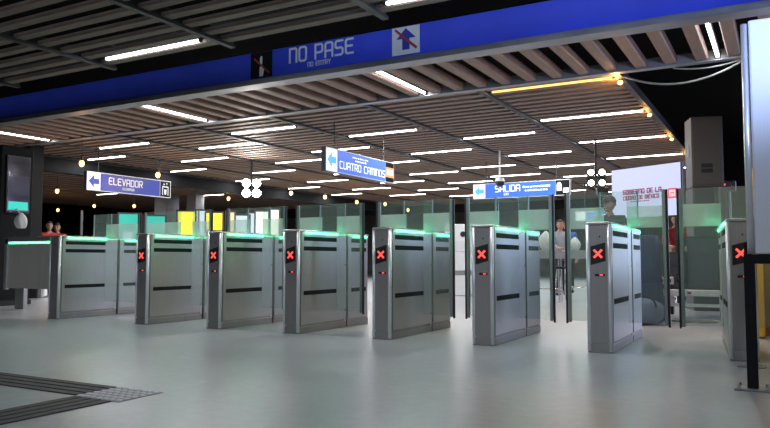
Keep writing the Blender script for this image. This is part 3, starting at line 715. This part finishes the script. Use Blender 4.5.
# ------------------------------------------------------------------ FAR HALL: lit boards, machines
def light_box(x, y, z, w, h, m, label, m2=None, rz=math.radians(35)):
    t = empty('light_box', (x, y, 0), rz, label, 'lit board', 'lit boards far in the hall')
    MB().box(-w/2-.06, w/2+.06, 0, .15, z-.06, z+h+.06, .01, 1).build('frame', 'darkmetal', t)
    MB().box(-w/2, w/2, -.012, 0, z, z+h).build('poster', m, t)
    if m2: MB().box(-w*.28, w*.22, -.02, -.01, z+.05, z+h*.45).build('poster_block', m2, t)
    for s in (-1, 1): MB().box(s*w*.4-.04, s*w*.4+.04, .03, .12, 0, z-.06).build('leg', 'darkmetal', t)
def along(px, D):     # a spot D metres down the direction that leaves the camera at image column px
    a = .5062 - math.atan((px-385)/713.6)
    return -math.sin(a)*D, math.cos(a)*D
for px, D, z, w, h, m, m2, lab in [
    (128, 27, 1.25, .62, 1.15, 'lb_teal', 'lb_pale', 'teal lit board with white block seen above the first turnstile'),
    (154, 28, 1.25, .75, 1.15, 'lb_teal', 'lb_pale', 'teal lit board with white block seen beside the wide glass leaves'),
    (186, 25, .9, .55, 1.5, 'lb_yel', None, 'yellow lit board behind the glass over the second turnstile'),
    (201, 26, .6, .32, 1.9, 'lb_pale', 'lb_blue', 'pale blue narrow lit board next to the yellow one'),
    (214, 24, 1.75, .50, .55, 'lb_yel', None, 'square yellow lit board high behind the third turnstile'),
    (230, 25, 1.3, .26, 1.1, 'lb_warm', None, 'narrow orange lit board between yellow and white boards'),
    (241, 26, 1.6, .55, .75, 'lb_pale', None, 'white lit board high behind the third turnstile'),
    (251, 27, .8, .3, 1.7, 'lb_pale', 'lb_pale', 'slim white lit board behind the third turnstile glass'),
    (262, 26, .8, .45, 1.7, 'lb_cream', 'lb_blue', 'cream lit board with blue block under the floodlights'),
    (274, 25, 1.3, .3, 1.2, 'lb_cream', None, 'small cream lit board beside the fourth turnstile glass')]:
    x, y = along(px, D); light_box(x, y, z, w, h, m, lab, m2, .5062-math.atan((px-385)/713.6))
x, y = along(462, 15.5)
t = empty('ticket_machine', (x, y, 0), math.radians(28), 'white ticket machine standing in the gap between fifth and sixth turnstiles', 'machine')
MB().box(-.34, .34, 0, .5, 0, 1.55, .03, 3).build('housing', 'white', t)
MB().cyl((.02, -.008, 1.33), (.02, .004, 1.33), .06, n=18).build('camera_window', 'black', t)
MB().box(-.24, .24, -.008, .004, .95, 1.2, .006, 1).build('fascia', 'panelwhite', t); MB().box(-.2, .2, -.01, .004, .45, .55, .004, 1).build('tray', 'channel', t)
# dark low planter / counter seen under the swing gate
for i, px in enumerate((27, 34, 41)):
    x, y = along(px, 15.5+i*.6)
    o = empty('equipment_box', (x, y, 0), .8, ['dark equipment box on the floor seen under the swing gate, first of three', 'pale equipment box on the floor seen under the swing gate',
        'dark equipment box on the floor under the swing gate, nearest the turnstile'][i], 'box')
    MB().box(-.22, .22, 0, .4, .03, .34, .015, 1).build('shell', ['black', 'whitecloth', 'black'][i], o); MB().box(-.06, .06, -.02, 0, .2, .24).build('handle', 'channel', o)

# tables in the passage beyond the sixth and seventh turnstiles
def folding_table(px, D, rz, L, label):
    x, y = along(px, D)
    t = empty('folding_table', (x, y, 0), rz, label, 'table', 'folding tables beyond the turnstiles')
    MB().box(-L/2, L/2, -.3, .3, .93, .96, .008, 1).build('tabletop', 'greycloth', t)
    MB().box(-L/2, L/2, -.305, -.295, .80, .95).build('apron', 'greycloth', t)
    for sx in (-1, 1):
        for sy in (-1, 1):
            MB().tube([(sx*(L/2-.06), sy*.24, .93), (sx*(L/2-.06), sy*.26, 0)], .018, 8).build('leg', 'chrome', t)
        MB().cyl((sx*(L/2-.06), -.25, .25), (sx*(L/2-.06), .25, .25), .012, n=8).build('stretcher', 'chrome', t)
    MB().cyl((-L/2+.06, -.25, .25), (L/2-.06, -.25, .25), .012, n=8).build('stretcher', 'chrome', t)
    return t
folding_table(548, 13.7, .18, .55, 'grey folding table with tubular legs beside the sixth turnstile')
folding_table(577, 14.6, .18, .55, 'grey folding table with tubular legs beside the seventh turnstile')
def stool(px, D, label):
    x, y = along(px, D); t = empty('bar_stool', (x, y, 0), .3, label, 'stool', 'stools by the folding tables')
    MB().cyl((0, 0, .62), (0, 0, .66), .15, n=20).build('seat', 'black', t)
    for k in range(4):
        a = PI/4+k*PI/2; MB().cyl((.1*math.cos(a), .1*math.sin(a), .62), (.19*math.cos(a), .19*math.sin(a), 0), .012, n=8).build('leg', 'chrome', t)
    MB().tube([(.165*math.cos(PI/4+k*PI/2), .165*math.sin(PI/4+k*PI/2), .22) for k in range(5)], .009, 6).build('foot_ring', 'chrome', t)
stool(561, 13.0, 'black-seated chrome stool in the gap between sixth and seventh leaves')
x, y = along(546, 13.7); t = empty('white_sack', (x, y, .951), 0, 'white plastic sack on the table by the sixth turnstile', 'bag')
m_ = crumpled(); m_.build('sack', 'whitecloth', t, True)
x, y = along(575, 14.5); t = empty('white_sack', (x, y, .951), 0, 'white plastic sack on the table by the seventh turnstile', 'bag')
m_ = crumpled(); t.scale = (.8, .8, .75); m_.build('sack', 'whitecloth', t, True)

# ------------------------------------------------------------------ PEOPLE
def skin_mesh(name, pts, edges, radii, m, parent, levels=2):
    me = bpy.data.meshes.new(name); me.from_pydata(pts, edges, []); o = bpy.data.objects.new(name, me); C.objects.link(o)
    md = o.modifiers.new('s', 'SKIN'); md.use_smooth_shade = True
    for i, r in enumerate(radii):
        v = me.skin_vertices[0].data[i]; v.radius = r if isinstance(r, tuple) else (r, r); v.use_root = i == 0
    o.modifiers.new('d', 'SUBSURF').levels = levels; o.modifiers['d'].render_levels = levels
    dg = bpy.context.evaluated_depsgraph_get(); nm = bpy.data.meshes.new_from_object(o.evaluated_get(dg))
    bpy.data.objects.remove(o); nm.name = name; nm.materials.clear(); nm.materials.append(M[m])
    for f in nm.polygons: f.use_smooth = True
    r_ = bpy.data.objects.new(name, nm); C.objects.link(r_); r_.parent = parent
    return r_
def chain(P, E, R, start, seq):
    prev = start
    for p, r in seq:
        P.append(p); R.append(r); E.append((prev, len(P)-1)); prev = len(P)-1
    return prev
def person(loc, rz, H, top, legs, label, cap=None, arms='down', head_turn=0., hairm='hair'):
    t = empty('person', loc, rz, label, 'person')
    s = H/1.75
    S = lambda x, y, z: (x*s, y*s, z*s)
    # arm joints (front of the person is -y)
    if arms == 'down': arm = lambda k: [S(k*.19, 0, 1.42), S(k*.24, .02, 1.14), S(k*.25, -.06, .90), S(k*.25, -.08, .83)]
    elif arms == 'folded': arm = lambda k: [S(k*.19, 0, 1.42), S(k*.25, -.02, 1.14), S(k*.06, -.24, 1.12), S(-k*.02, -.25, 1.14)]
    else: arm = lambda k: [S(k*.19, 0, 1.42), S(k*.26, -.06, 1.16), S(k*.19, -.30, 1.08), S(k*.17, -.37, 1.08)]
    # skin body: torso, neck, head, arms, hands, legs in one skeleton
    P = [S(0, 0, .95)]; R = [(.125*s, .10*s)]; E = []
    ch = chain(P, E, R, 0, [(S(0, 0, 1.15), (.12*s, .09*s)), (S(0, .01, 1.36), (.135*s, .095*s))])
    nk = chain(P, E, R, ch, [(S(0, .01, 1.48), .055*s), (S(0, -.005, 1.545), .052*s)])
    for k in (-1, 1):
        a = arm(k)
        w = chain(P, E, R, ch, [(a[0], .05*s), (a[1], .04*s), (a[2], .028*s), (a[3], (.03*s, .018*s))])
        d = (Vector(a[3])-Vector(a[2])).normalized(); sd = d.cross(Vector((0, 1, 0)) if abs(d.y) < .8 else Vector((0, 0, 1))).normalized()
        b = Vector(a[3])
        for j, (off, ln) in enumerate(((-.028, .07), (-.010, .085), (.010, .08), (.027, .06))):
            p1 = b+sd*off*s+d*.04*s; p2 = p1+d*ln*.55*s; p3 = p2+(d*.8+Vector((0, -.5, -.1))).normalized()*ln*.5*s
            chain(P, E, R, w, [(tuple(p1), .009*s), (tuple(p2), .0085*s), (tuple(p3), .007*s)])
        p1 = b+sd*k*.034*s+d*.005*s; chain(P, E, R, w, [(tuple(p1), .010*s), (tuple(p1+(d+sd*k*.5).normalized()*.045*s), .0085*s)])
        chain(P, E, R, 0, [(S(k*.09, 0, .86), .085*s), (S(k*.10, -.01, .50), .056*s), (S(k*.10, .02, .10), .038*s), (S(k*.11, -.10, .04), (.04*s, .03*s))])
    body = skin_mesh('body', P, E, R, 'skin', t, 1)
    # head joined into the body mesh
    bm = bmesh.new(); bm.from_mesh(body.data)
    rot = Matrix.Rotation(head_turn, 4, 'Z'); Hc = Matrix.Translation(S(0, -.015, 1.635)) @ rot
    r = bmesh.ops.create_uvsphere(bm, u_segments=20, v_segments=16, radius=1)
    for v in r['verts']:
        x, y, z = v.co
        k = 1-.22*max(0, -z)**1.5
        v.co = Hc @ Vector((x*.076*k*s, (y*.096*k - (.012 if z < -.3 and y < 0 else 0))*s, z*.118*s))
    def blob(c, sc, n=8):
        q_ = bmesh.ops.create_uvsphere(bm, u_segments=n, v_segments=6, radius=1)
        for v in q_['verts']: v.co = Hc @ Vector(((v.co.x*sc[0]+c[0])*s, (v.co.y*sc[1]+c[1])*s, (v.co.z*sc[2]+c[2])*s))
    blob((0, -.098, -.012), (.013, .020, .024)); blob((0, -.088, -.058), (.024, .010, .008)); blob((0, -.080, -.092), (.026, .018, .018))
    for k in (-1, 1): blob((k*.078, .008, -.005), (.012, .022, .032))
    bm.to_mesh(body.data); bm.free()
    for f in body.data.polygons: f.use_smooth = True
    eyes = MB()
    for k in (-1, 1): eyes.ball(tuple(Hc @ Vector((k*.030*s, -.089*s, .012*s))), .009*s, u=8, v=6); eyes.ball(tuple(Hc @ Vector((k*.030*s, -.090*s, .034*s))), .006*s, (3, 1, .8), 8, 6, Euler((0, 0, head_turn)))
    eyes.build('eyes_and_brows', 'hair', t, True)
    hm = MB(); hm.ball((0, 0, 0), 1, u=20, v=14)
    dl = [v for v in hm.bm.verts if v.co.z < -.35 or (v.co.z < .35 and v.co.y < -.25) or (v.co.z < .02 and v.co.y < .1)]
    bmesh.ops.delete(hm.bm, geom=dl, context='VERTS')
    for v in hm.bm.verts: v.co = Hc @ Vector((v.co.x*.086*s, (v.co.y*.106+.004)*s, (v.co.z*.126+.004)*s))
    hm.build('hair', hairm, t, True)
    if cap:
        cm = MB(); cm.ball((0, 0, 0), 1, u=20, v=12)
        bmesh.ops.delete(cm.bm, geom=[v for v in cm.bm.verts if v.co.z < -.02], context='VERTS')
        for v in cm.bm.verts: v.co = Hc @ Vector((v.co.x*.094*s, (v.co.y*.112)*s, (v.co.z*.10+.038)*s))
        c_ = cm.build('cap', cap, t, True)
        pk = MB(); pk.prism([(-.07*s, -.09*s), (-.06*s, -.145*s), (0, -.165*s), (.06*s, -.145*s), (.07*s, -.09*s), (0, -.10*s)], 'z', .034*s, .042*s)
        bmesh.ops.transform(pk.bm, matrix=Hc, verts=pk.bm.verts); pk.build('peak', cap, c_)
    # clothes: a slightly larger skin over torso + arms, and over hips + legs
    P = [S(0, 0, .93)]; R = [(.145*s, .118*s)]; E = []
    ch = chain(P, E, R, 0, [(S(0, 0, 1.15), (.138*s, .108*s)), (S(0, .01, 1.36), (.155*s, .112*s))])
    chain(P, E, R, ch, [(S(0, .012, 1.465), .068*s)])
    for k in (-1, 1):
        a = arm(k); e = Vector(a[1])*.15+Vector(a[2])*.85
        chain(P, E, R, ch, [(a[0], .066*s), (a[1], .053*s), (tuple(e), .042*s)])
    skin_mesh('top', P, E, R, top, t, 1)
    P = [S(0, 0, .93)]; R = [(.135*s, .112*s)]; E = []
    for k in (-1, 1): chain(P, E, R, 0, [(S(k*.09, 0, .84), .098*s), (S(k*.10, -.01, .50), .070*s), (S(k*.10, .02, .09), .056*s)])
    skin_mesh('trousers', P, E, R, legs, t, 1)
    for k in (-1, 1):
        MB().ball(S(k*.11, -.06, .045), .05*s, (1.0, 2.5, .95), 14, 8).build('shoe', 'black', t, True)
    return t
def ppl(px, D, turn, *a, **k):
    x, y = along(px, D); return person((x, y, 0), .5062-math.atan((px-385)/713.6)+turn, *a, **k)
ppl(610, 10.9, 0, 1.70, 'jacket', 'trousers', 'man in a dark cap and navy jacket behind the seventh turnstile, looking aside', cap='jacket', arms='folded', head_turn=-.75)
ppl(676, 14.8, .3, 1.66, 'redcloth', 'trousers', 'person in a red top between the parted leaves beside the white screen', arms='front')
ppl(49, 20.2, .2, 1.76, 'redcloth', 'trousers', 'person in red in the dark hall above the swing gate, nearer the totem')
ppl(57, 20.6, -.2, 1.74, 'redcloth', 'trousers', 'person in red in the dark hall above the swing gate, nearer the turnstile')
ppl(560, 16.2, .5, 1.66, 'greycloth', 'trousers', 'person in grey standing at the tables beyond the passage', arms='front')
ppl(567, 17.5, -.3, 1.70, 'bluetee', 'trousers', 'person in a blue shirt standing behind the tables', arms='down')

# ------------------------------------------------------------------ TACTILE PAVING
def tactile(name, x0, x1, y0, y1, along_x, label):
    t = MB()
    if along_x:
        n = 4; w = (y1-y0)/n
        for i in range(n): t.box(x0, x1, y0+i*w+.008, y0+(i+1)*w-.008, 0, .006, .002, 1)
    else:
        n = 4; w = (x1-x0)/n
        for i in range(n): t.box(x0+i*w+.008, x0+(i+1)*w-.008, y0, y1, 0, .006, .002, 1)
    tag(t.build(name, 'tactile'), label, 'tactile strip')
tactile('tactile_strip', -9, -3.57, 2.77, 3.08, True, 'dark ribbed tactile strip running across the floor to the pale studded tile')
tactile('tactile_strip', -3.56, -3.24, -2, 2.755, False, 'dark ribbed tactile strip running toward the viewer from the pale studded tile')
t = empty('tactile_tile', (-3.40, 2.92, 0), 0, 'pale studded tactile tile where the two dark strips meet', 'tactile tile')
MB().box(-.165, .20, -.165, .165, 0, .003).build('base', mat('grey_tile', (.36, .36, .37), .6), t)
m_ = MB()
for i in range(7):
    for j in range(6): m_.cyl((-.14+.053*i, -.135+.054*j, .003), (-.14+.053*i, -.135+.054*j, .008), .02, .015, 10)
m_.build('studs', 'tactilewhite', t)

# ------------------------------------------------------------------ LIGHT
def area(name, loc, target, sx, sy, energy, col):
    l = bpy.data.lights.new(name, 'AREA'); l.shape = 'RECTANGLE'; l.size = sx; l.size_y = sy; l.energy = energy; l.color = col
    o = bpy.data.objects.new(name, l); C.objects.link(o); o.location = loc
    o.rotation_euler = (Vector(target)-Vector(loc)).to_track_quat('-Z', 'Y').to_euler()
    return o
# cool daylight from an unseen entrance on the right, behind the camera
area('entrance_light', (3.5, -3.0, 3.6), (-1.0, 7.5, 2.2), 3.0, 1.6, 90, (.62, .72, 1.))
area('entrance_daylight', (-5, -7, 5.6), (-4, 5, 0), 9, 3, 260, (.84, .93, 1.))
sp = bpy.data.lights.new('stage_wash', 'SPOT'); sp.energy = 1050; sp.color = (.42, .56, 1.); sp.spot_size = math.radians(46); sp.spot_blend = .8; sp.shadow_soft_size = .15  # added unseen spot that brightens the blue beam
so = bpy.data.objects.new('stage_wash', sp); C.objects.link(so); so.location = (1.9, 2.2, 1.9)
so.rotation_euler = (Vector((-2.3, 7.75, 3.62))-Vector(so.location)).to_track_quat('-Z', 'Y').to_euler()
sp = bpy.data.lights.new('panel_wash', 'SPOT'); sp.energy = 110; sp.color = (.25, .42, 1.); sp.spot_size = math.radians(60); sp.spot_blend = 1.; sp.shadow_soft_size = .15  # added unseen spot tinting the top of the white board blue
so = bpy.data.objects.new('panel_wash', sp); C.objects.link(so); so.location = (1.2, 2.6, 3.1)
so.rotation_euler = (Vector((.2, 4.85, 2.5))-Vector(so.location)).to_track_quat('-Z', 'Y').to_euler()
# added unseen blue light that brightens the steel sides of the gates
area('stage_light', (1.7, 14.5, 1.7), (-1.6, 7, .9), 3.0, 2.4, 130, (.55, .64, 1.))

w = bpy.data.worlds.new('world'); bpy.context.scene.world = w; w.use_nodes = True
bg = w.node_tree.nodes['Background']; bg.inputs['Color'].default_value = (.55, .62, .75, 1); bg.inputs['Strength'].default_value = .06

# ------------------------------------------------------------------ CAMERA
cam = bpy.data.cameras.new('camera'); co = bpy.data.objects.new('camera', cam); C.objects.link(co)
cam.sensor_width = 36; cam.lens = 713.63/770*36; cam.clip_end = 200
co.location = (0, 0, .7793); co.rotation_euler = (PI/2+.0640, 0, .5062)
sc = bpy.context.scene; sc.camera = co
sc.view_settings.view_transform = 'Standard'; sc.view_settings.look = 'None'
sc.view_settings.exposure = 0.0; sc.view_settings.gamma = 1.0; sc.view_settings.use_curve_mapping = False
